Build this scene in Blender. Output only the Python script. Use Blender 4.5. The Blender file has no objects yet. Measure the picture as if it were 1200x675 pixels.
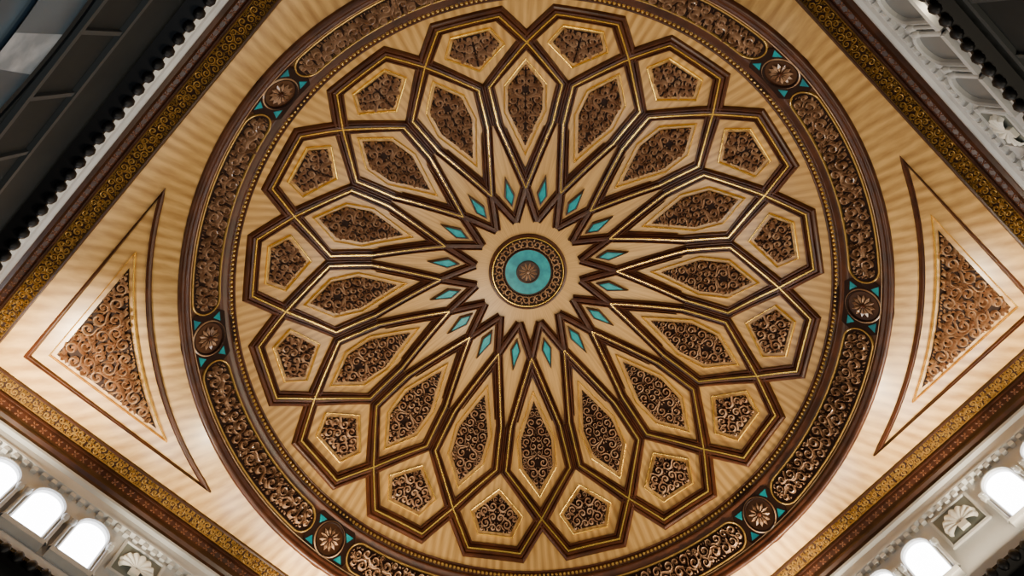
import bpy, bmesh, math, random
import numpy as np
from mathutils import Vector, Matrix
from math import pi, sin, cos, hypot, atan2, sqrt, radians
COL = bpy.context.collection
HC = 10.76            # height of the flat ceiling plane above the floor
AZ = -9.163           # apex the ornament grid is laid out from (relative to the ceiling plane)
KP = 944.0
SZ, SR = -1.707, 4.397   # sphere of the dome

# ------------------------------------------------------------------ materials
def mat(name, col, rough=0.5, metal=0.0, col2=None, scale=8.0, bump=0.0, coat=0.0, emit=None, estr=0.0, stretch=None, spec=0.5):
    m = bpy.data.materials.new(name); m.use_nodes = True
    nt = m.node_tree; b = nt.nodes['Principled BSDF']
    b.inputs['Base Color'].default_value = (*col, 1); b.inputs['Roughness'].default_value = rough
    b.inputs['Metallic'].default_value = metal; b.inputs['Specular IOR Level'].default_value = spec
    if coat: b.inputs['Coat Weight'].default_value = coat; b.inputs['Coat Roughness'].default_value = 0.2
    if emit: b.inputs['Emission Color'].default_value = (*emit, 1); b.inputs['Emission Strength'].default_value = estr
    if col2 or bump:
        tc = nt.nodes.new('ShaderNodeTexCoord'); nz = nt.nodes.new('ShaderNodeTexNoise')
        nz.inputs['Scale'].default_value = scale; nz.inputs['Detail'].default_value = 4
        mp = nt.nodes.new('ShaderNodeMapping')
        if stretch: mp.inputs['Scale'].default_value = stretch
        nt.links.new(tc.outputs['Object'], mp.inputs['Vector']); nt.links.new(mp.outputs['Vector'], nz.inputs['Vector'])
        if col2:
            r = nt.nodes.new('ShaderNodeValToRGB')
            r.color_ramp.elements[0].position = .35; r.color_ramp.elements[1].position = .65
            r.color_ramp.elements[0].color = (*col, 1); r.color_ramp.elements[1].color = (*col2, 1)
            nt.links.new(nz.outputs['Fac'], r.inputs['Fac']); nt.links.new(r.outputs['Color'], b.inputs['Base Color'])
        if bump:
            bp = nt.nodes.new('ShaderNodeBump'); bp.inputs['Strength'].default_value = bump; bp.inputs['Distance'].default_value = .02
            nt.links.new(nz.outputs['Fac'], bp.inputs['Height']); nt.links.new(bp.outputs['Normal'], b.inputs['Normal'])
    return m
def veneer_mat():
    m = bpy.data.materials.new('veneer'); m.use_nodes = True
    nt = m.node_tree; b = nt.nodes['Principled BSDF']; N = nt.nodes.new; L = nt.links.new
    tc = N('ShaderNodeTexCoord'); sp = N('ShaderNodeSeparateXYZ'); L(tc.outputs['Object'], sp.inputs[0])
    at = N('ShaderNodeMath'); at.operation = 'ARCTAN2'; L(sp.outputs['Y'], at.inputs[0]); L(sp.outputs['X'], at.inputs[1])
    nzw = N('ShaderNodeTexNoise'); nzw.inputs['Scale'].default_value = 1.3; L(tc.outputs['Object'], nzw.inputs['Vector'])
    wv = N('ShaderNodeMath'); wv.operation = 'MULTIPLY_ADD'; L(nzw.outputs['Fac'], wv.inputs[0]); wv.inputs[1].default_value = .03; L(at.outputs[0], wv.inputs[2])
    mu = N('ShaderNodeMath'); mu.operation = 'MULTIPLY'; L(wv.outputs[0], mu.inputs[0]); mu.inputs[1].default_value = 208
    sn = N('ShaderNodeMath'); sn.operation = 'SINE'; L(mu.outputs[0], sn.inputs[0])
    ln = N('ShaderNodeVectorMath'); ln.operation = 'LENGTH'; L(tc.outputs['Object'], ln.inputs[0])
    cmb = N('ShaderNodeCombineXYZ'); L(sp.outputs['X'], cmb.inputs[0]); L(sp.outputs['Y'], cmb.inputs[1])
    l2 = N('ShaderNodeVectorMath'); l2.operation = 'LENGTH'; L(cmb.outputs[0], l2.inputs[0])
    mr = N('ShaderNodeMapRange'); mr.inputs['From Min'].default_value = 1.8; mr.inputs['From Max'].default_value = 3.4; mr.inputs['To Min'].default_value = 0.0; mr.inputs['To Max'].default_value = .16
    L(l2.outputs['Value'], mr.inputs['Value'])
    rp = N('ShaderNodeMath'); rp.operation = 'MULTIPLY'; L(sn.outputs[0], rp.inputs[0]); L(mr.outputs['Result'], rp.inputs[1])
    cb = N('ShaderNodeCombineXYZ')
    m2 = N('ShaderNodeMath'); m2.operation = 'MULTIPLY'; L(at.outputs[0], m2.inputs[0]); m2.inputs[1].default_value = 22
    L(m2.outputs[0], cb.inputs[0]); L(ln.outputs['Value'], cb.inputs[1])
    nz = N('ShaderNodeTexNoise'); nz.inputs['Scale'].default_value = 3.0; nz.inputs['Detail'].default_value = 4; L(cb.outputs[0], nz.inputs['Vector'])
    ad = N('ShaderNodeMath'); ad.operation = 'ADD'; L(rp.outputs[0], ad.inputs[0]); L(nz.outputs['Fac'], ad.inputs[1])
    r = N('ShaderNodeValToRGB'); r.color_ramp.elements[0].position = .22; r.color_ramp.elements[1].position = .78
    r.color_ramp.elements[0].color = (.40, .205, .055, 1); r.color_ramp.elements[1].color = (.73, .44, .148, 1)
    L(ad.outputs[0], r.inputs['Fac']); L(r.outputs['Color'], b.inputs['Base Color'])
    b.inputs['Roughness'].default_value = .36
    b.inputs['Coat Weight'].default_value = .35; b.inputs['Coat Roughness'].default_value = .24
    return m
VEN = veneer_mat()
DARK = mat('walnut', (.042, .011, .0035), .34, 0, (.085, .024, .008), 5, spec=.35)
DARK3 = mat('frame_walnut', (.022, .0065, .0025), .32, 0, (.045, .013, .005), 5, spec=.4)
DARK2 = mat('walnut_stud', (.11, .038, .015), .35)
INL = mat('strap_inlay', (.72, .43, .16), .3, .2)
GOLD = mat('gilding', (1.0, .66, .13), .24, .75)
ANTQ = mat('antique_gold', (.56, .34, .09), .25, .5)
BACK = mat('shadow_ground', (.018, .006, .003), .7, spec=.2)
CARVE = mat('carved_walnut', (.33, .17, .095), .2, 0, (.58, .37, .23), 6, 0, .6)
CARVE2 = mat('carved_ring_wood', (.27, .14, .075), .2, 0, (.48, .29, .175), 6, 0, .5)
CARVE3 = mat('carved_tan', (.40, .22, .115), .22, 0, (.64, .41, .24), 6, 0, .5)
FIELD = mat('ring_field', (.050, .016, .006), .35, 0, (.09, .033, .012), 4)
TURQ = mat('turquoise', (.0, .19, .25), .34, 0, (.0, .34, .39), 9)
STONE = mat('pale_stone', (.39, .40, .41), .6, 0, (.52, .53, .54), 1.5)
STONE2 = mat('grey_stone', (.11, .13, .12), .6, 0, (.15, .17, .16), 3)
FLOOR = mat('floor_stone', (.10, .09, .08), .7, 0, (.16, .14, .12), 1)
BLACK = mat('black_metal', (.006, .006, .007), .5, spec=.3)
DKWALL = mat('dark_wall', (.012, .014, .014), .7, 0, (.018, .020, .020), 2, spec=.2)
DKRAIL = mat('dark_rail', (.035, .040, .042), .6)
PANE = mat('lit_glass', (.9, .93, 1), .4, 0, emit=(.97, .98, 1), estr=15.0)
PANE2 = mat('dim_glass', (.16, .17, .18), .4)
SHELL = mat('shell_white', (.74, .73, .68), .5)
BLUEST = mat('blue_grey_marble', (.045, .065, .085), .3, 0, (.10, .14, .175), 1.2)
MARB = mat('white_marble', (.50, .53, .56), .3, 0, (.24, .28, .32), 5)

# ------------------------------------------------------------------ mapping
def M(X, Y, h=0.0):
    rho = hypot(X, Y)
    dx, dy = X/KP, Y/KP
    h /= 100.0
    if rho < 417.5:
        oz = AZ - SZ
        a = dx*dx+dy*dy+1; b = oz; c = oz*oz-SR*SR
        t = (-b+sqrt(b*b-a*c))/a
        P = (dx*t, dy*t, AZ+t)
        n = (-P[0]/SR, -P[1]/SR, (SZ-P[2])/SR)
    else:
        t = -AZ
        P = (dx*t, dy*t, 0.0); n = (0, 0, -1)
    if 395 < rho < 430:
        k = (rho-395)/35.
        ns = (-X/rho*.88*(1-k), -Y/rho*.88*(1-k), -(.47*(1-k)+k)); l = sqrt(sum(v*v for v in ns)); n = tuple(v/l for v in ns)
    return (P[0]+n[0]*h, P[1]+n[1]*h, P[2]+n[2]*h+HC)

class G:
    def __init__(s): s.v = []; s.f = []
    def rows(s, rows, closed=False):
        b = len(s.v); n = len(rows[0]); m = len(rows)
        for r in rows: s.v += r
        for i in range(m if closed else m-1):
            i2 = (i+1) % m
            for j in range(n-1):
                s.f.append((b+i*n+j, b+i*n+j+1, b+i2*n+j+1, b+i2*n+j))
    def stroke(s, pts, prof, closed=False, step=9.0, ws=None):
        n = len(pts); mt = []
        for i in range(n):
            p = pts[i]
            a = pts[(i-1) % n] if (closed or i > 0) else None
            c = pts[(i+1) % n] if (closed or i < n-1) else None
            def nrm(u, v):
                dx, dy = v[0]-u[0], v[1]-u[1]; l = hypot(dx, dy) or 1e-9; return (-dy/l, dx/l)
            if a is None: m_ = nrm(p, c)
            elif c is None: m_ = nrm(a, p)
            else:
                n1, n2 = nrm(a, p), nrm(p, c); sx, sy = n1[0]+n2[0], n1[1]+n2[1]; q = sx*n1[0]+sy*n1[1]
                q = max(q, .35); m_ = (sx/q, sy/q)
            w = ws[i] if ws else 1.0
            mt.append((m_[0]*w, m_[1]*w, w))
        rows = []
        for i in range(n if closed else n-1):
            j = (i+1) % n; L = hypot(pts[j][0]-pts[i][0], pts[j][1]-pts[i][1]); k = max(1, int(math.ceil(L/step)))
            for q in range(k):
                t = q/k
                P = [pts[i][0]*(1-t)+pts[j][0]*t, pts[i][1]*(1-t)+pts[j][1]*t]; m_ = [mt[i][z]*(1-t)+mt[j][z]*t for z in range(3)]
                rows.append([(P[0]+m_[0]*o, P[1]+m_[1]*o, h) for o, h in prof])
        if not closed: rows.append([(pts[-1][0]+mt[-1][0]*o, pts[-1][1]+mt[-1][1]*o, h) for o, h in prof])
        s.rows(rows, closed)
    def fill(s, poly, h, grid=14):
        bm = bmesh.new(); vs = [bm.verts.new((x, y, 0)) for x, y in poly]; bm.faces.new(vs)
        xs = [p[0] for p in poly]; ys = [p[1] for p in poly]
        for ax, lo, hi in ((0, min(xs), max(xs)), (1, min(ys), max(ys))):
            q = math.floor(lo/grid)*grid+grid
            while q < hi:
                co = [0, 0, 0]; co[ax] = q; no = [0, 0, 0]; no[ax] = 1
                bmesh.ops.bisect_plane(bm, geom=bm.verts[:]+bm.edges[:]+bm.faces[:], plane_co=co, plane_no=no, dist=1e-5); q += grid
        bmesh.ops.triangulate(bm, faces=bm.faces[:])
        bm.verts.index_update(); b = len(s.v)
        for v in bm.verts: s.v.append((v.co.x, v.co.y, h))
        for f in bm.faces: s.f.append(tuple(b+v.index for v in f.verts))
        bm.free()
    def ribbon(s, pts, ws, h):
        s.rows([[(p[0]+n[0]*w*o, p[1]+n[1]*w*o, hh*h) for o, hh in ((-.5, 0), (-.25, .9), (0, 1.1), (.25, .9), (.5, 0))] for p, n, w in zip(pts, norms(pts), ws)])
    def blob(s, x, y, r, h, n=7):
        b = len(s.v); s.v.append((x, y, h))
        for k in range(n):
            a = 2*pi*k/n; s.v.append((x+.6*r*cos(a), y+.6*r*sin(a), h*.8))
        for k in range(n):
            a = 2*pi*k/n; s.v.append((x+r*cos(a), y+r*sin(a), 0))
        for k in range(n):
            k2 = (k+1) % n; s.f.append((b, b+1+k, b+1+k2)); s.f.append((b+1+k, b+1+n+k, b+1+n+k2, b+1+k2))
    def leaf(s, x, y, a, L, w, h):
        b = len(s.v); c, d = cos(a), sin(a)
        def P(u, v, z): s.v.append((x+u*c-v*d, y+u*d+v*c, z))
        P(0, 0, h*.3); P(L*.6, w/2, 0); P(L, 0, 0); P(L*.6, -w/2, 0); P(L*.55, 0, h)
        for q in ((0, 1, 4), (1, 2, 4), (2, 3, 4), (3, 0, 4)): s.f.append(tuple(b+i for i in q))
    def xf(s, fn): s.v = [fn(*p) for p in s.v]
    def mirror(s):
        b = len(s.v); s.v += [(x, -y, h) for x, y, h in s.v]; s.f += [tuple(b+i for i in reversed(f)) for f in s.f]
    def obj(s, name, m, parent=None, origin=(0, 0, 0), smooth=False, raw=False, h0=0.0):
        me = bpy.data.meshes.new(name)
        vs = s.v if raw else [M(x, y, h+h0) for x, y, h in s.v]
        me.from_pydata([(v[0]-origin[0], v[1]-origin[1], v[2]-origin[2]) for v in vs], [], s.f); me.update()
        bm = bmesh.new(); bm.from_mesh(me); bmesh.ops.recalc_face_normals(bm, faces=bm.faces[:]); bm.to_mesh(me); bm.free()
        if smooth: me.polygons.foreach_set('use_smooth', [True]*len(me.polygons))
        me.materials.append(m)
        o = bpy.data.objects.new(name, me); COL.objects.link(o)
        if parent: o.parent = parent
        else: o.location = origin
        return o
def norms(pts):
    o = []
    for i in range(len(pts)):
        a = pts[max(0, i-1)]; b = pts[min(len(pts)-1, i+1)]; dx, dy = b[0]-a[0], b[1]-a[1]; l = hypot(dx, dy) or 1e-9; o.append((-dy/l, dx/l))
    return o
def offset(poly, d):
    n = len(poly); out = []
    for i in range(n):
        a, p, c = poly[i-1], poly[i], poly[(i+1) % n]
        def nr(u, v):
            dx, dy = v[0]-u[0], v[1]-u[1]; l = hypot(dx, dy); return (-dy/l, dx/l)
        n1, n2 = nr(a, p), nr(p, c); sx, sy = n1[0]+n2[0], n1[1]+n2[1]; q = sx*n1[0]+sy*n1[1]
        out.append((p[0]+sx/q*d, p[1]+sy/q*d))
    return out
def ccw(poly):
    A = sum(poly[i-1][0]*poly[i][1]-poly[i][0]*poly[i-1][1] for i in range(len(poly)))
    return poly if A > 0 else poly[::-1]
def circ(r, n=64, cx=0, cy=0): return [(cx+r*cos(2*pi*k/n), cy+r*sin(2*pi*k/n)) for k in range(n)]
def empty(name, loc, label, cat, group=None):
    o = bpy.data.objects.new(name, None); COL.objects.link(o); o.location = loc; o.empty_display_size = .1
    o['label'] = label; o['category'] = cat
    if group: o['group'] = group
    return o
def struct(o): o['kind'] = 'structure'; return o
def place(r, l, ang): r.location = (l[0]*cos(ang)-l[1]*sin(ang), l[0]*sin(ang)+l[1]*cos(ang), l[2]); r.rotation_euler = (0, 0, ang)
def dup(root, l, ang, label):
    r = root.copy(); COL.objects.link(r); place(r, l, ang); r['label'] = label
    for ch in list(root.children):
        k = ch.copy(); COL.objects.link(k); k.parent = r
        for g in ch.children:
            d = g.copy(); COL.objects.link(d); d.parent = k
    return r
def spin(root, items):
    l = tuple(root.location); out = [root]
    for a, lab in items[1:]: out.append(dup(root, l, a, lab))
    place(root, l, items[0][0]); root['label'] = items[0][1]
    return out

# ------------------------------------------------------------------ scroll carving
def sdist(poly, PX, PY):
    d = np.full(PX.shape, 1e9); ins = np.zeros(PX.shape, bool); n = len(poly)
    for i in range(n):
        x1, y1 = poly[i]; x2, y2 = poly[(i+1) % n]; ex, ey = x2-x1, y2-y1; L = ex*ex+ey*ey+1e-12
        t = np.clip(((PX-x1)*ex+(PY-y1)*ey)/L, 0, 1)
        d = np.minimum(d, np.hypot(PX-x1-t*ex, PY-y1-t*ey))
        c = ((y1 > PY) != (y2 > PY)) & (PX < (x2-x1)*(PY-y1)/(y2-y1+1e-12)+x1); ins ^= c
    return np.where(ins, d, -d)
def scrollwork(poly, rmax, rmin, seed, mirror=True, wmax=2.0, h=3.0, tiny=1.0, step=.8, lf=1.0):
    g = G(); rnd = random.Random(seed)
    xs = [p[0] for p in poly]; ys = [p[1] for p in poly]
    X, Y = np.meshgrid(np.arange(min(xs), max(xs), step), np.arange(0 if mirror else min(ys), max(ys), step))
    cl = sdist(poly, X, Y)
    if mirror: cl = np.minimum(cl, Y+.4)
    cs = []
    while len(cs) < 700:
        c2 = np.minimum(cl, rmax if len(cs) % 3 else rmax*.85); b = c2.max()
        if b < tiny: break
        idx = np.argwhere(c2 >= b*.96); i = idx[rnd.randrange(len(idx))]
        x, y, r = X[i[0], i[1]], Y[i[0], i[1]], float(c2[i[0], i[1]])
        cs.append((float(x), float(y), r)); cl = np.minimum(cl, np.hypot(X-x, Y-y)-r-.1)
    big = []
    for k, (x, y, r) in enumerate(cs):
        if r >= rmin:
            if big:
                q = min(big, key=lambda c: hypot(c[0]-x, c[1]-y)-c[2]); a0 = atan2(q[1]-y, q[0]-x); ch = -q[3]
            else: q = None; a0 = 0; ch = 1
            turns = 1.1+.15*rnd.random(); n = 18; R = r*.92
            pts = []; ws = []
            for j in range(n+1):
                t = j/n; rr = R*(1-.70*t**.95); a = a0+ch*2*pi*turns*t; pts.append((x+rr*cos(a), y+rr*sin(a))); ws.append(min(wmax, r*.32)*(1.0+.25*sin(pi*t)-.25*t))
            if q:
                sx, sy = x+R*cos(a0), y+R*sin(a0); tx, ty = ch*-sin(a0), ch*cos(a0)
                pre = []
                for j in range(5):
                    t = (5-j)/5; pre.append((sx-tx*r*1.2*t+cos(a0)*r*.5*t*t, sy-ty*r*1.2*t+sin(a0)*r*.5*t*t))
                pts = pre+pts; ws = [ws[0]*(.4+.12*j) for j in range(5)]+ws
            g.ribbon(pts, ws, h*(.8+.5*rnd.random()))
            e = pts[-1]; g.leaf(e[0], e[1], atan2(y-e[1], x-e[0]), r*.5, r*.42, h*1.2)
            for t in (.08, .22, .38):
                a = a0+ch*2*pi*turns*t; rr = R*(1-.70*t**.95)
                g.leaf(x+rr*cos(a), y+rr*sin(a), a-ch*.95, min(r*.55, 4.6)*lf, min(r*.26, 2.2)*lf, h*(.8+.5*rnd.random()))
            big.append((x, y, r, ch))
        else:
            a = rnd.random()*6.28
            g.leaf(x-r*cos(a), y-r*sin(a), a, 2*r, 1.0*r, h*.9)
    if mirror: g.mirror()
    return g

# ------------------------------------------------------------------ dome shell and flat ceiling
g = G(); NS = 192
R_in = [0.01]+[417.5*k/36 for k in range(1, 37)]
rows = []
for r in R_in: rows.append([(r*cos(2*pi*k/NS), r*sin(2*pi*k/NS), 0) for k in range(NS+1)])
for t in (.02, .25, .5, .75, 1.0):
    row = []
    for k in range(NS+1):
        a = 2*pi*k/NS; q = 470/max(abs(cos(a)), abs(sin(a))); r = 418*(1-t)+q*t; row.append((r*cos(a), r*sin(a), 0))
    rows.append(row)
g.rows(rows)
ceil = struct(g.obj('ceiling', VEN, None, (0, 0, HC), smooth=True))

ORD = ['', 'first', 'second', 'third', 'fourth', 'fifth', 'sixth', 'seventh', 'eighth', 'ninth', 'tenth', 'eleventh', 'twelfth', 'thirteenth', 'fourteenth', 'fifteenth', 'sixteenth']
TH = lambda phi: radians(45-phi)
A8 = radians(11.25)
GP = [(-.85, 0), (-.7, 2.4), (0, 3.0), (.7, 2.4), (.85, .3)]

# ------------------------------------------------------------------ petal panels
pet_ccw = ccw([(266, 0), (232, 23), (198, 23), (143, 0), (198, -23), (232, -23)])
org = M(205, 0)
root = empty('petal_panel', org, '', 'carved panel', 'carved almond petal panels of the rosette')
gg = G(); gg.stroke(pet_ccw, GP, True); gg.obj('gold_frame', GOLD, root, org)
gg = G(); gg.fill(offset(pet_ccw, 4.2), .9, 12); gg.obj('ground', BACK, root, org)
sc = scrollwork(offset(pet_ccw, 3.4), 6.0, 2.2, 5, wmax=1.75, h=4.6); sc.obj('scrollwork', CARVE, root, org, h0=.9)
items = []
for n in range(16):
    phi = 90-22.5*n
    items.append((TH(phi), 'carved almond petal panel pointing straight up in the photo' if n == 0 else 'carved almond petal panel, %s clockwise from the one pointing straight up' % ORD[n]))
spin(root, items)

# ------------------------------------------------------------------ outer pentagon panels
cell = ccw([(312, 22), (286, 33), (258, 0), (286, -33), (312, -22)])
org = M(288, 0)
root = empty('pentagon_panel', org, '', 'carved panel', 'carved pentagon panels round the rosette rim')
gg = G(); gg.stroke(cell, GP, True); gg.obj('gold_frame', GOLD, root, org)
gg = G(); gg.fill(offset(cell, 4.2), .9, 12); gg.obj('ground', BACK, root, org)
sc = scrollwork(offset(cell, 3.4), 6.0, 2.2, 11, wmax=1.75, h=4.6); sc.obj('scrollwork', CARVE, root, org, h0=.9)
spin(root, [(TH(78.75-22.5*n), 'carved pentagon panel on the rosette rim, %s clockwise from straight up' % ORD[n+1]) for n in range(16)])

# ------------------------------------------------------------------ turquoise kites
org = M(99, 0)
root = empty('turquoise_kite', org, '', 'inlay', 'turquoise kite inlays round the centre')
kt = ccw([(117, 0), (95, 4.6), (84, 0), (95, -4.6)])
gg = G(); gg.stroke(kt, [(0, 4.5), (.8, 5.4)], True, 6); gg.fill(offset(kt, .8), 5.4, 12); gg.obj('turquoise_stone', TURQ, root, org)
gg = G(); gg.stroke(kt, [(-1.8, 0), (-1.5, 5.4), (-.1, 5.8), (0, 4.0)], True, 6); gg.obj('rim', DARK, root, org)
spin(root, [(TH(78.75-22.5*n), 'small turquoise kite inlay near the centre, %s clockwise from straight up' % ORD[n+1]) for n in range(16)])

# ------------------------------------------------------------------ strapwork
def pol(r, a): return (r*cos(a), r*sin(a))
def lobe(sgn):
    N_ = pol(292, sgn*A8)
    o = [(330, 0), (330, sgn*34), N_]
    S = pol(237, sgn*2*A8); T = pol(186, sgn*2*A8)
    e = (-sin(sgn*2*A8), cos(sgn*2*A8)); k = -sgn*6.0
    o.append((S[0]+e[0]*k, S[1]+e[1]*k)); o.append((T[0]+e[0]*k, T[1]+e[1]*k))
    o.append(pol(103, sgn*A8)); o.append(pol(62, 0))
    return o
PR = [(-8.6, 0), (-8.0, 3.2), (-6.8, 4.6), (-5.4, 4.6), (-4.5, 1.4), (-3.7, 5.0), (-1.6, 5.4), (-1.1, 3.0), (1.1, 3.0), (1.6, 5.4), (3.7, 5.0), (4.5, 1.4), (5.4, 4.6), (6.8, 4.6), (8.0, 3.2), (8.6, 0)]
PI_ = [(-5.9, 0), (-5.4, 3.8), (-4.1, 4.8), (-3.1, 1.8), (-2.3, 5.0), (0, 5.6), (2.3, 5.0), (3.1, 1.8), (4.1, 4.8), (5.4, 3.8), (5.9, 0)]
org = (0, 0, HC+2.69)
root = empty('strapwork_lattice', org, 'dark walnut strapwork lattice interlacing around all the rosette panels', 'strapwork')
TH_ = [(-2.2, 0), (-1.6, 3.0), (0, 3.8), (1.6, 3.0), (2.2, 0)]
first = None
for n in range(16):
    if n == 0:
        gs = G(); gi = G(); gv = G()
        for s_ in (1, -1):
            p = lobe(s_)
            gs.stroke(p[:5], PR, False, 9, [1.05, 1.05, 1.0, .74, .74])
            gs.stroke(p[4:], PI_, False, 9, [1.0, .98, .9])
            gi.stroke(p[:6], [(-1.0, 3.0), (-.75, 5.8), (.75, 5.8), (1.0, 3.0)], False, 9, [1, 1, 1, .9, .9, .6])
        a = gs.obj('strap', DARK, root, org); b = gi.obj('gold_line', GOLD, a, org)
        gv.stroke([(178, 21.0), (122, 0), (178, -21.0)], TH_, False, 9, [.25, 1, .25])
        gv.v = [(x*cos(A8)-y*sin(A8), x*sin(A8)+y*cos(A8), h) for x, y, h in gv.v]
        c = gv.obj('nested_moulding', DARK, a, org)
        first = (a, b, c)
        a.rotation_euler = (0, 0, A8)
    else:
        a = first[0].copy(); COL.objects.link(a); a.rotation_euler = (0, 0, A8+n*2*A8)
        for q in first[1:]: b = q.copy(); COL.objects.link(b); b.parent = a

# ------------------------------------------------------------------ centre boss
org = M(0, 0)
root = empty('centre_boss', org, 'round centre boss with turquoise ring and fluted brown rosette', 'boss')
def ring(r0, prof, name, m, par, n=96, sm=False):
    gq = G(); gq.stroke(circ(r0, n), [(-o, h) for o, h in prof], True, 40); return gq.obj(name, m, par, org, smooth=sm)
ring(45.5, [(0, 0), (-.6, 4), (-2.4, 5), (-3.4, 3)], 'outer_rim', DARK, root)
ring(42.2, [(0, 3), (-.4, 5), (-1.2, 5), (-1.6, 3)], 'rim_line', GOLD, root)
ring(41, [(0, 3), (-7.5, 3.2), (-14, 3)], 'carved_ring', BACK, root)
gq = G()
for k in range(28):
    a0 = 2*pi*k/28; cx, cy = 34.3*cos(a0), 34.3*sin(a0); ch = 1 if k % 2 else -1
    pts = []
    for j in range(19):
        t = j/18; rr = 5.2*(1-.72*t); a = a0+ch*(pi/2+2*pi*1.2*t); pts.append((cx+rr*cos(a)*1.0, cy+rr*sin(a)))
    gq.ribbon(pts, [1.4]*19, 2.4)
    a1 = a0+pi/28
    for rr, dr in ((40, -1), (28.8, 1)): gq.leaf(rr*cos(a1), rr*sin(a1), a1+(pi if dr < 0 else 0), 4, 2.4, 2)
gq.obj('ring_scrolls', CARVE3, root, org, h0=3.1)
ring(28, [(0, 3), (-.5, 5.4), (-1.1, 5.4), (-1.5, 4)], 'gold_ring', DARK, root)
ring(26.6, [(0, 4.6), (-6, 4.6), (-13, 4.6)], 'turquoise_ring', TURQ, root)
ring(14.0, [(0, 4), (-.6, 6.4), (-2.0, 6.4), (-2.6, 5), (-13.9, 5)], 'rosette_base', DARK3, root)
gq = G()
for k in range(12): gq.leaf(1.5*cos(2*pi*k/12), 1.5*sin(2*pi*k/12), 2*pi*k/12, 10, 2.8, 2.6)
gq.blob(0, 0, 2.4, 4.0, 10); gq.obj('fluted_rosette', CARVE2, root, org, h0=5)

# ------------------------------------------------------------------ ring band
def circ_obj(name, r, prof, m, par, org, n=240, sm=True):
    gq = G(); gq.stroke(circ(r, n), [(-o, h) for o, h in prof], True, 60); return gq.obj(name, m, par, org, smooth=sm)
org = (0, 0, HC)
root = empty('ring_border', org, 'broad circular brown and gold border ring around the dome', 'ring border')
circ_obj('inner_fillet', 350, [(0, 0), (.4, 2.0), (1.6, 2.0), (2.0, .5)], DARK, root, org)
circ_obj('bead_band', 352, [(0, .5), (.4, 1.2), (7, 1.2), (7.5, .5)], DARK, root, org)
gq = G()
for k in range(420):
    a = 2*pi*k/420; gq.blob(355.6*cos(a), 355.6*sin(a), 2.3, 2.2, 6)
bd = gq.obj('beading', ANTQ, root, org, h0=1.1); bd['kind'] = 'stuff'
circ_obj('inner_moulding', 359.6, [(0, 0), (.5, 3), (2.5, 5), (4.5, 4.4), (6, 2), (10, 1)], DARK, root, org)
circ_obj('field', 369, [(0, 1), (10, 1), (20, 1), (30, 1), (39.5, 1)], FIELD, root, org)
circ_obj('outer_bead_line', 407, [(0, 1), (.3, 3), (1.0, 3), (1.3, 1)], CARVE3, root, org)
circ_obj('outer_moulding', 408.5, [(0, 1), (.6, 4), (2.4, 5), (4, 3.6), (6, 3.6), (8, 5.5), (11, 4.5), (13.5, 2), (14, 0)], DARK, root, org)

# cartouches
def uv(x, y, h): a = x/388.; r = 388+y; return (r*cos(a), r*sin(a), h)
HL, HW = 123, 17.0
st = []
for k in range(17): a = -pi/2+pi*k/16; st.append((HL-HW+HW*cos(a)*1.0, HW*sin(a)))
for k in range(17): a = pi/2+pi*k/16; st.append((-HL+HW+HW*cos(a), HW*sin(a)))
org = M(388, 0)
root = empty('ring_cartouche', org, '', 'carved panel', 'long carved cartouches in the ring')
def long_stroke(poly, prof, **k):
    gq = G(); gq.stroke(poly, prof, True, 6); gq.xf(uv); return gq
long_stroke(st, [(-1.0, .8), (-.8, 3.4), (0, 3.8), (.8, 3.4), (1.0, 1.2)]).obj('border', ANTQ, root, org)
gq = G(); rows = []
n = 60
for i in range(n+1):
    x = -HL+1+(2*HL-2)*i/n; e = abs(x)-(HL-HW); w = HW-1 if e <= 0 else sqrt(max(0.0, (HW-1)**2-e*e)); rows.append([(x, w*q, 1.6) for q in (-1, -.5, 0, .5, 1)])
gq.rows(rows); gq.xf(uv); gq.obj('ground', BACK, root, org)
sc = scrollwork(offset(st, 3.0), 7.2, 2.4, 3, mirror=False, wmax=2.1, h=4.6); sc.xf(uv); sc.obj('scrollwork', CARVE2, root, org, h0=1.6)
names8 = {22.5: 'upper right', 67.5: 'top right', 112.5: 'top left', 157.5: 'upper left', 202.5: 'lower left', 247.5: 'bottom left', 292.5: 'bottom right', 337.5: 'lower right'}
spin(root, [(TH(p), 'long carved cartouche curving along the %s part of the ring' % names8[p]) for p in names8])

# medallions
org = M(388, 0)
root = empty('ring_medallion', org, '', 'medallion', 'fluted round medallions in the ring')
gq = G(); gq.stroke(circ(19, 40), [(.8, 1), (.5, 3.2), (-.6, 3.6), (-1.8, 2.4)], True, 30); gq.xf(uv); gq.obj('rim', CARVE3, root, org)
gq = G(); gq.stroke(circ(17.4, 40), [(0, 2), (-1, 3.6), (-2.2, 3.6), (-3.0, 2), (-17.3, 2.4)], True, 30); gq.xf(uv); gq.obj('disc', BACK, root, org)
gq = G()
for k in range(12): gq.leaf(3*cos(2*pi*k/12), 3*sin(2*pi*k/12), 2*pi*k/12, 11, 4.4, 3.0)
gq.xf(uv); gq.obj('flutes', CARVE2, root, org, h0=2.4)
gq = G(); gq.blob(0, 0, 3.2, 4, 12); gq.xf(uv); gq.obj('centre_knob', DARK, root, org, h0=2.6)
for sx in (1, -1):
    for sy in (1, -1):
        tr = ccw([(sx*15, sy*17), (sx*29, sy*17), (sx*22.5, sy*7)])
        gq = G(); gq.stroke(tr, [(0, 1), (.8, 2.6)], True, 8); gq.fill(offset(tr, .8), 2.6, 50); gq.xf(uv); gq.obj('turquoise_inlay', TURQ, root, org)
nm = {0: 'right', 45: 'upper right', 90: 'top', 135: 'upper left', 180: 'left', 225: 'lower left', 270: 'bottom', 315: 'lower right'}
spin(root, [(TH(p), 'round fluted medallion with turquoise corners at the %s of the ring' % nm[p]) for p in nm])

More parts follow.
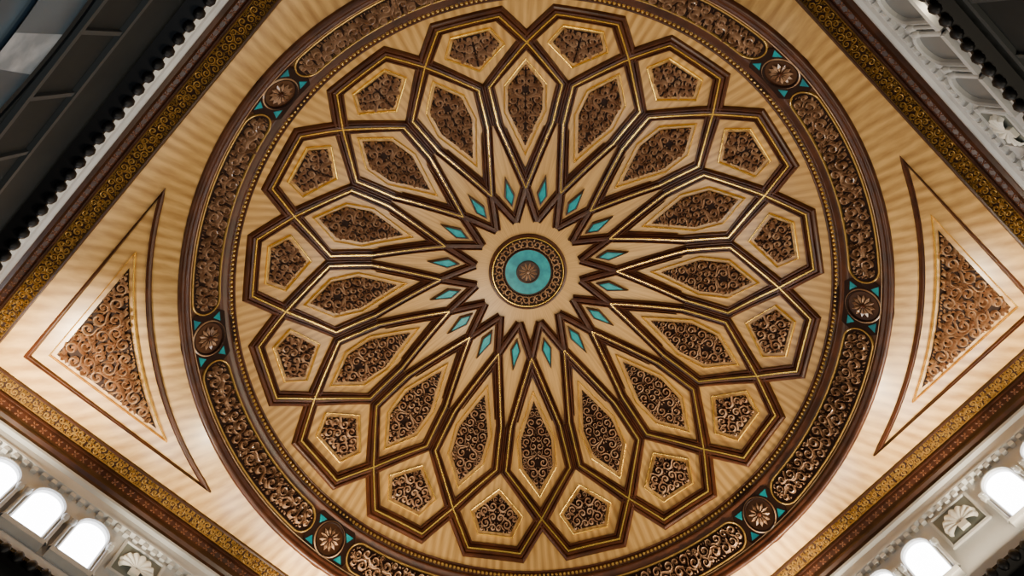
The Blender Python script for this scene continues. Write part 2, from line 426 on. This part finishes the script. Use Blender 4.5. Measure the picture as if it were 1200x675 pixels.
# ------------------------------------------------------------------ corner panels
q = 424.3
def corner_poly(qq, R, n=28):
    y = sqrt(R*R-qq*qq); a0 = atan2(y, qq)
    pts = [(qq*sqrt(2), 0)]
    for k in range(n+1):
        a = (pi/4-a0)-(pi/2-2*a0)*k/n; pts.append((R*cos(a), R*sin(a)))
    return ccw(pts)
outer = corner_poly(q, 454); mid = corner_poly(q-19, 471); inn = corner_poly(q-24.5, 476.5)
c0 = M(490, 0)
root = empty('corner_panel', c0, '', 'carved panel', 'carved triangular corner panels')
gq = G(); gq.stroke(outer, [(-2.6, 0), (-2.0, 2.5), (0, 3.8), (1.4, 2.4), (2.2, 2.4), (3.2, 3.4), (4.2, 0)], True, 30); gq.obj('brown_outline', DARK, root, c0)
gq = G(); gq.stroke(mid, GP, True, 30); gq.obj('gold_frame', GOLD, root, c0)
gq = G(); gq.fill(inn, .6, 400); gq.obj('ground', BACK, root, c0)
sc = scrollwork(inn, 8.8, 2.8, 8, wmax=2.6, h=5.6, tiny=1.2, step=1.0, lf=1.4); sc.obj('scrollwork', CARVE3, root, c0, h0=.6)
cn = {0: 'right', 90: 'top', 180: 'left', 270: 'bottom'}
spin(root, [(TH(p), 'triangular scroll carved panel in the %s corner of the ceiling' % cn[p]) for p in (0, 90, 180, 270)])

# ------------------------------------------------------------------ square frame rails (outward = +X, then turned)
def sweep(prof):
    gq = G(); rows = []
    for i in range(41):
        t = -1+2*i/40; rows.append([(x, x*t, z+HC) for x, z in prof])
    gq.rows(rows); return gq
c0 = (4.6, 0, HC)
root = empty('frame_rail', c0, '', 'frame rail', 'carved rails of the square ceiling frame')
sweep([(4.415, 0), (4.42, -.035), (4.435, -.045), (4.442, -.025)]).obj('inner_moulding', DARK3, root, c0, raw=True)
sweep([(4.442, -.012), (4.62, -.012)]).obj('fret_ground', BACK, root, c0, raw=True)
tile = scrollwork(ccw([(0, 0), (75, 0), (75, 17.2), (0, 17.2)]), 4.5, 1.5, 21, mirror=False, wmax=1.35, h=2.2, tiny=.9, step=.5)
gq = G()
for k in range(12):
    b = len(gq.v)
    for x, y, h in tile.v: gq.v.append((4.445+y*.01, -4.5+(k*75+(x if k % 2 else 75-x))*.01, -.012-h*.01))
    gq.f += [tuple(b+i for i in f) for f in tile.f]
for x in (4.446, 4.617): gq.ribbon([(x, -x), (x, x)], [.010, .010], -.03)
gq.v = [(x, y, z+HC) for x, y, z in gq.v]
gq.obj('gold_fretwork', ANTQ, root, c0, raw=True)
sweep([(4.62, -.012), (4.62, -.06), (4.628, -.075), (4.64, -.075), (4.65, -.06)]).obj('middle_moulding', DARK3, root, c0, raw=True)
sweep([(4.65, -.06), (4.665, -.09), (4.70, -.13), (4.72, -.185)]).obj('carved_cove', DARK3, root, c0, raw=True)
gq = G()
for d in range(4):
    gq.leaf(0, 0, pi/4+d*pi/2, .044, .026, .012)
gq.v = [(u*.7-w*.6, v, -u*.8-w*.6) for u, v, w in gq.v]
stud = None
for k in range(84):
    y = -4.6+9.2*(k+.5)/84
    if stud is None: stud = gq.obj('cross_stud', DARK2, root, (0, 0, 0), raw=True); s2 = stud
    else: s2 = stud.copy(); COL.objects.link(s2)
    s2.location = (.082, y, -.11)
sweep([(4.72, -.185), (4.70, -.20), (4.705, -.225), (4.74, -.25), (4.755, -.29), (4.80, -.30)]).obj('outer_moulding', DARK3, root, c0, raw=True)
SD = [(0, 'upper right'), (90, 'lower right'), (180, 'lower left'), (270, 'upper left')]
spin(root, [(radians(a), 'carved brown and gold frame rail along the %s side of the ceiling' % n) for a, n in SD])

# ------------------------------------------------------------------ walls
def box(gq, x0, x1, y0, y1, z0, z1):
    b = len(gq.v); gq.v += [(x, y, z+HC) for x in (x0, x1) for y in (y0, y1) for z in (z0, z1)]
    gq.f += [tuple(b+i for i in f) for f in ((0, 1, 3, 2), (4, 6, 7, 5), (0, 4, 5, 1), (2, 3, 7, 6), (0, 2, 6, 4), (1, 5, 7, 3))]
LED = {0: 0, 90: 0, 180: 0, 270: .62}
for a, n in SD:
    e = LED[a]
    gq = G(); box(gq, 4.79, 5.1, -4.79, 5.1, -1.80+e, .1)
    o = struct(gq.obj('wall_'+n.replace(' ', '_'), STONE, None, (0, 0, 0), raw=True)); o.rotation_euler = (0, 0, radians(a))
    gq = G()
    for pr in ([(4.79, -.31), (4.73, -.32), (4.73, -.36), (4.76, -.40), (4.76, -.52), (4.74, -.54), (4.74, -.57), (4.79, -.60)],
               [(4.79, -1.62+e), (4.75, -1.66+e), (4.72, -1.72+e), (4.66, -1.74+e), (4.66, -1.80+e), (4.64, -1.82+e), (4.64, -1.88+e), (4.80, -1.88+e)]):
        s2 = sweep(pr); b = len(gq.v); gq.v += s2.v; gq.f += [tuple(b+i for i in f) for f in s2.f]
    if a != 270:
        for k in range(76):
            y = -4.6+9.2*(k+.5)/76; box(gq, 4.735, 4.79, y-.03, y+.03, -.655, -.60)
    o = struct(gq.obj('trim_%d' % (a//90+1), STONE, None, raw=True)); o.rotation_euler = (0, 0, radians(a))
    gq = G(); box(gq, 4.76, 5.1, -4.76, 5.1, -HC, -1.88+e)
    o = struct(gq.obj('wall_%s_lower' % n.replace(' ', '_'), DKWALL, None, raw=True)); o.rotation_euler = (0, 0, radians(a))
    gq = G()
    for z in (-2.2, -2.95): box(gq, 4.72, 4.76, -4.72, 4.72, z-.03, z+.03)
    for k in range(-7, 8): box(gq, 4.73, 4.76, k*.62-.02, k*.62+.02, -2.92, -2.23)
    o = struct(gq.obj('trim_%d' % (a//90+5), DKRAIL, None, raw=True)); o.rotation_euler = (0, 0, radians(a))
# beaded edge below the ledge
c0 = (4.66, 0, HC-1.9)
root = empty('beaded_cornice', c0, '', 'cornice', 'black scalloped cornices under the windows')
sweep([(4.66, -1.88), (4.62, -1.885), (4.62, -1.93), (4.76, -1.96)]).obj('dark_fillet', BLACK, root, c0, raw=True)
gq = G(); b = 0; nu, nv = 6, 8
for i in range(nu+1):
    for j in range(nv):
        th = pi*i/nu; ph = 2*pi*j/nv; gq.v.append((.05*sin(th)*cos(ph), .058*sin(th)*sin(ph), .075*cos(th)))
for i in range(nu):
    for j in range(nv): gq.f.append((b+i*nv+j, b+i*nv+(j+1) % nv, b+(i+1)*nv+(j+1) % nv, b+(i+1)*nv+j))
bead = None
for k in range(62):
    y = -4.55+9.1*(k+.5)/62
    if bead is None: bead = gq.obj('scalloped_bead', BLACK, root, (0, 0, 0), raw=True, smooth=True); s2 = bead
    else: s2 = bead.copy(); COL.objects.link(s2)
    s2.location = (-.05, y, -.055)
rs = spin(root, [(radians(a), 'row of black scalloped beads along the %s wall ledge' % n) for a, n in SD])
rs[3].location.z += .62

# arched windows
def arch(w, z0, zs, n=14):
    pts = [(-w, z0), (w, z0)]
    for k in range(n+1): a = pi*k/n; pts.append((w*cos(a), zs+w*sin(a)*1.05))
    return pts
c0 = (4.78, 0, HC-1.2)
root = empty('arched_window', c0, '', 'window', 'small arched windows below the frame')
gq = G(); A_ = arch(.175, -1.5, -.96); gq.v = [(4.783, y, z+HC) for y, z in A_]; gq.f = [tuple(range(len(A_)))]; pane0 = gq.obj('pane', PANE, root, c0, raw=True)
dim = pane0.data.copy(); dim.materials[0] = PANE2
gq = G(); gq.stroke(A_, [(0, 0), (0, .05), (-.015, .07), (-.03, .07), (-.035, .05), (-.05, .05), (-.055, 0)], True, .2)
gq.v = [(4.79-h, y, z+HC) for y, z, h in gq.v]; gq.obj('surround', STONE, root, c0, raw=True)
gq = G(); box(gq, 4.67, 4.79, -.245, .245, -1.57, -1.50); gq.obj('sill', STONE, root, c0, raw=True)
for s_ in (-1, 1):
    gq = G(); rows = []
    for z, r in ((-1.50, .034), (-1.47, .034), (-1.46, .022), (-1.08, .020), (-1.07, .030), (-1.04, .036), (-1.02, .040), (-1.0, .040), (-1.0, .0)):
        rows.append([(4.72+r*cos(2*pi*k/12), s_*.235+r*sin(2*pi*k/12), z+HC) for k in range(13)])
    gq.rows(rows); box(gq, 4.68, 4.79, s_*.235-.03, s_*.235+.03, -1.0, -.96); gq.obj('colonnette', STONE, root, c0, raw=True)
ypos = [-3.42, -2.86, -2.30, -1.1, -.55, 0, .55, 1.1, 2.30, 2.86, 3.42]
base = root
for a, n in SD[:3]:
    for i, y in enumerate(ypos):
        if a == 90 and i == 0: continue
        r = base.copy(); COL.objects.link(r); ar = radians(a)
        r.location = (4.78*cos(ar)-y*sin(ar), 4.78*sin(ar)+y*cos(ar), HC-1.2); r.rotation_euler = (0, 0, ar)
        r['label'] = '%s arched window in the %s wall, %s of eleven clockwise' % ('unlit grey' if a == 0 else 'glowing white', n, ORD[i+1])
        for ch in list(base.children):
            k = ch.copy(); COL.objects.link(k); k.parent = r
            if a == 0 and ch == pane0: k.data = dim
base.location = (-ypos[0], 4.78, HC-1.2); base.rotation_euler = (0, 0, pi/2); base['label'] = 'glowing white arched window in the lower right wall, first of eleven clockwise'
# shell panels
c0 = (4.78, 0, HC-.92)
root = empty('shell_panel', c0, '', 'relief panel', 'scallop shell panels between the windows')
sq = [(-.25, -.25), (.25, -.25), (.25, .25), (-.25, .25)]
gq = G(); gq.stroke(sq, [(-.02, 0), (-.02, .03), (.01, .035), (.02, .01)], True, 1); gq.v = [(4.79-h, y, z+HC-.95) for y, z, h in gq.v]; gq.obj('panel_frame', STONE, root, c0, raw=True)
gq = G(); box(gq, 4.775, 4.79, -.24, .24, -1.19, -.71); gq.obj('grey_ground', STONE2, root, c0, raw=True)
gq = G(); rows = []; NR = 9
for i in range(NR*8+1):
    t = i/(NR*8); a = radians(-118+236*t)+pi/2; rib = abs(sin(pi*t*NR)); R = .205*(1-.14*(abs(t-.5)*2)**2)*(1+.06*rib)
    row = []
    for j in range(9):
        s_ = j/8; r = .012+R*s_; hgt = (.020+.026*s_*rib+.018*sin(pi*s_)) if j < 8 else 0.0
        row.append((4.774-hgt, r*cos(a), -1.00+r*sin(a)+HC))
    rows.append(row)
gq.rows(rows); box(gq, 4.73, 4.775, -.055, .055, -1.11, -1.03)
gq.obj('scallop_shell', SHELL, root, c0, raw=True, smooth=False)
base = root; sy = [-3.98, -1.7, 1.7, 3.98]
for a, n in SD[:3]:
    for i, y in enumerate(sy):
        if a == 0 and i == 0: continue
        r = base.copy(); COL.objects.link(r); ar = radians(a)
        r.location = (4.78*cos(ar)-y*sin(ar), 4.78*sin(ar)+y*cos(ar), HC-.92); r.rotation_euler = (0, 0, ar)
        r['label'] = 'white scallop shell on grey panel in the %s wall, %s of four clockwise' % (n, ORD[i+1])
        for ch in list(base.children):
            k = ch.copy(); COL.objects.link(k); k.parent = r
base.location = (4.78, sy[0], HC-.92); base['label'] = 'white scallop shell on grey panel in the upper right wall, first of four clockwise'

# big lower arches
c0 = (4.76, 0, 0)
root = empty('great_arch', c0, '', 'arch', 'great arches in the lower walls')
def archband(r0, r1, k0, k1, N_, x):
    rows = []
    for k in range(k0*4, k1*4+1):
        a = pi*k/(N_*4); rows.append([(x, r*cos(a), HC-5.9+r*sin(a)) for r in (r0, r1)]+[(4.755, r1*cos(a), HC-5.9+r1*sin(a))])
    return rows
for k in range(24):
    gq = G(); gq.rows(archband(2.05, 2.65, k, k+1, 24, 4.70)); gq.obj('voussoir', MARB if k % 2 == 0 else BLUEST, root, c0, raw=True)
gq = G(); gq.rows([[(4.66, r*cos(pi*k/48), HC-5.9+r*sin(pi*k/48)) for r in (2.65,)]+[(4.70, r*cos(pi*k/48), HC-5.9+r*sin(pi*k/48)) for r in (2.72,)] for k in range(49)]); gq.obj('archivolt_edge', DKRAIL, root, c0, raw=True)
gq = G(); gq.rows([[(4.74, r*cos(pi*k/48), HC-5.9+r*sin(pi*k/48)) for r in (0.01, 1.0, 2.15)] for k in range(49)]); gq.obj('tympanum', BLUEST, root, c0, raw=True)
for s_ in (-1, 1):
    gq = G(); box(gq, 4.68, 4.755, min(s_*2.05, s_*2.65), max(s_*2.05, s_*2.65), -HC, -5.9)
    box(gq, 4.66, 4.755, min(s_*2.0, s_*2.7), max(s_*2.0, s_*2.7), -6.0, -5.88); gq.obj('jamb', MARB, root, c0, raw=True)
spin(root, [(radians(a), 'great banded marble arch low in the %s wall' % n) for a, n in SD])
gq = G(); box(gq, -5.1, 5.1, -5.1, 5.1, -HC-.1, -HC); struct(gq.obj('floor', FLOOR, None, raw=True))

# ------------------------------------------------------------------ lights
def area(name, loc, direction, sx, sy, e, col=(1, .81, .54)):
    l = bpy.data.lights.new(name, 'AREA'); l.shape = 'RECTANGLE'; l.size = sx; l.size_y = sy; l.energy = e; l.color = col
    o = bpy.data.objects.new(name, l); COL.objects.link(o); o.location = loc
    o.rotation_euler = Vector(direction).to_track_quat('-Z', 'Y').to_euler(); return o
for a, n in SD:
    ar = radians(a); e = {0: 26, 90: 125, 180: 140, 270: 16}[a]
    area('cove_light', (4.58*cos(ar), 4.58*sin(ar), HC-1.70+LED[a]), (-cos(ar)*.45, -sin(ar)*.45, 1), .08 if a % 180 == 0 else 8.4, 8.4 if a % 180 == 0 else .08, e)
def spot(loc, tgt, e, size=80, col=(1, .84, .58), rad=.06):
    l = bpy.data.lights.new('uplight', 'SPOT'); l.energy = e; l.spot_size = radians(size); l.spot_blend = .9; l.color = col; l.shadow_soft_size = rad
    o = bpy.data.objects.new('uplight', l); COL.objects.link(o); o.location = loc
    o.rotation_euler = (Vector(tgt)-Vector(loc)).to_track_quat('-Z', 'Y').to_euler()
for (x, y), e in (((-4.45, .3), 480), ((-4.4, -4.0), 680), ((-.3, 4.45), 460), ((4.2, 4.3), 240), ((-4.45, 2.4), 200), ((2.2, 4.45), 260), ((-4.45, -1.9), 200)):
    spot((x, y, HC-1.66), (x*.93, y*.93, HC), e)
area('key_from_below', (1.4, 3.6, .9), (-.25, -.3, 1), 2.6, 2.6, 440, (1, .86, .64))  # unseen key area added low down, placed for a soft sheen on the dome
area('low_arch_fill', (0.6, -3.3, HC-6.6), (0, -1, .9), 3, .6, 34, (.7, .85, 1))  # unseen bluish fill added to brighten the upper left great arch
w = bpy.data.worlds.new('World'); bpy.context.scene.world = w; w.use_nodes = True
w.node_tree.nodes['Background'].inputs['Color'].default_value = (.5, .55, .6, 1); w.node_tree.nodes['Background'].inputs['Strength'].default_value = .05

# ------------------------------------------------------------------ camera
f = 988.457; wv = np.array([.03823, -.03075, -.04869])
r0 = np.array([cos(pi/4), sin(pi/4), 0]); u0 = np.array([cos(-pi/4), sin(-pi/4), 0]); Zv = np.array([0, 0, 1.]); t = radians(18)
fw = cos(t)*Zv-sin(t)*u0; up = cos(t)*u0+sin(t)*Zv; B = np.stack([r0, up, -fw], 1)
th = np.linalg.norm(wv); k = wv/th; K = np.array([[0, -k[2], k[1]], [k[2], 0, -k[0]], [-k[1], k[0], 0]])
R = B@(np.eye(3)+sin(th)*K+(1-cos(th))*K@K)
cd = bpy.data.cameras.new('Camera'); cd.sensor_fit = 'HORIZONTAL'; cd.sensor_width = 36; cd.lens = f/1200*36; cd.clip_start = .05
co = bpy.data.objects.new('Camera', cd); COL.objects.link(co)
mw = Matrix.Identity(4)
for i in range(3):
    for j in range(3): mw[i][j] = float(R[i, j])
mw[0][3], mw[1][3], mw[2][3] = 1.76429, -2.65482, -9.16346+HC
co.matrix_world = mw
bpy.context.scene.camera = co
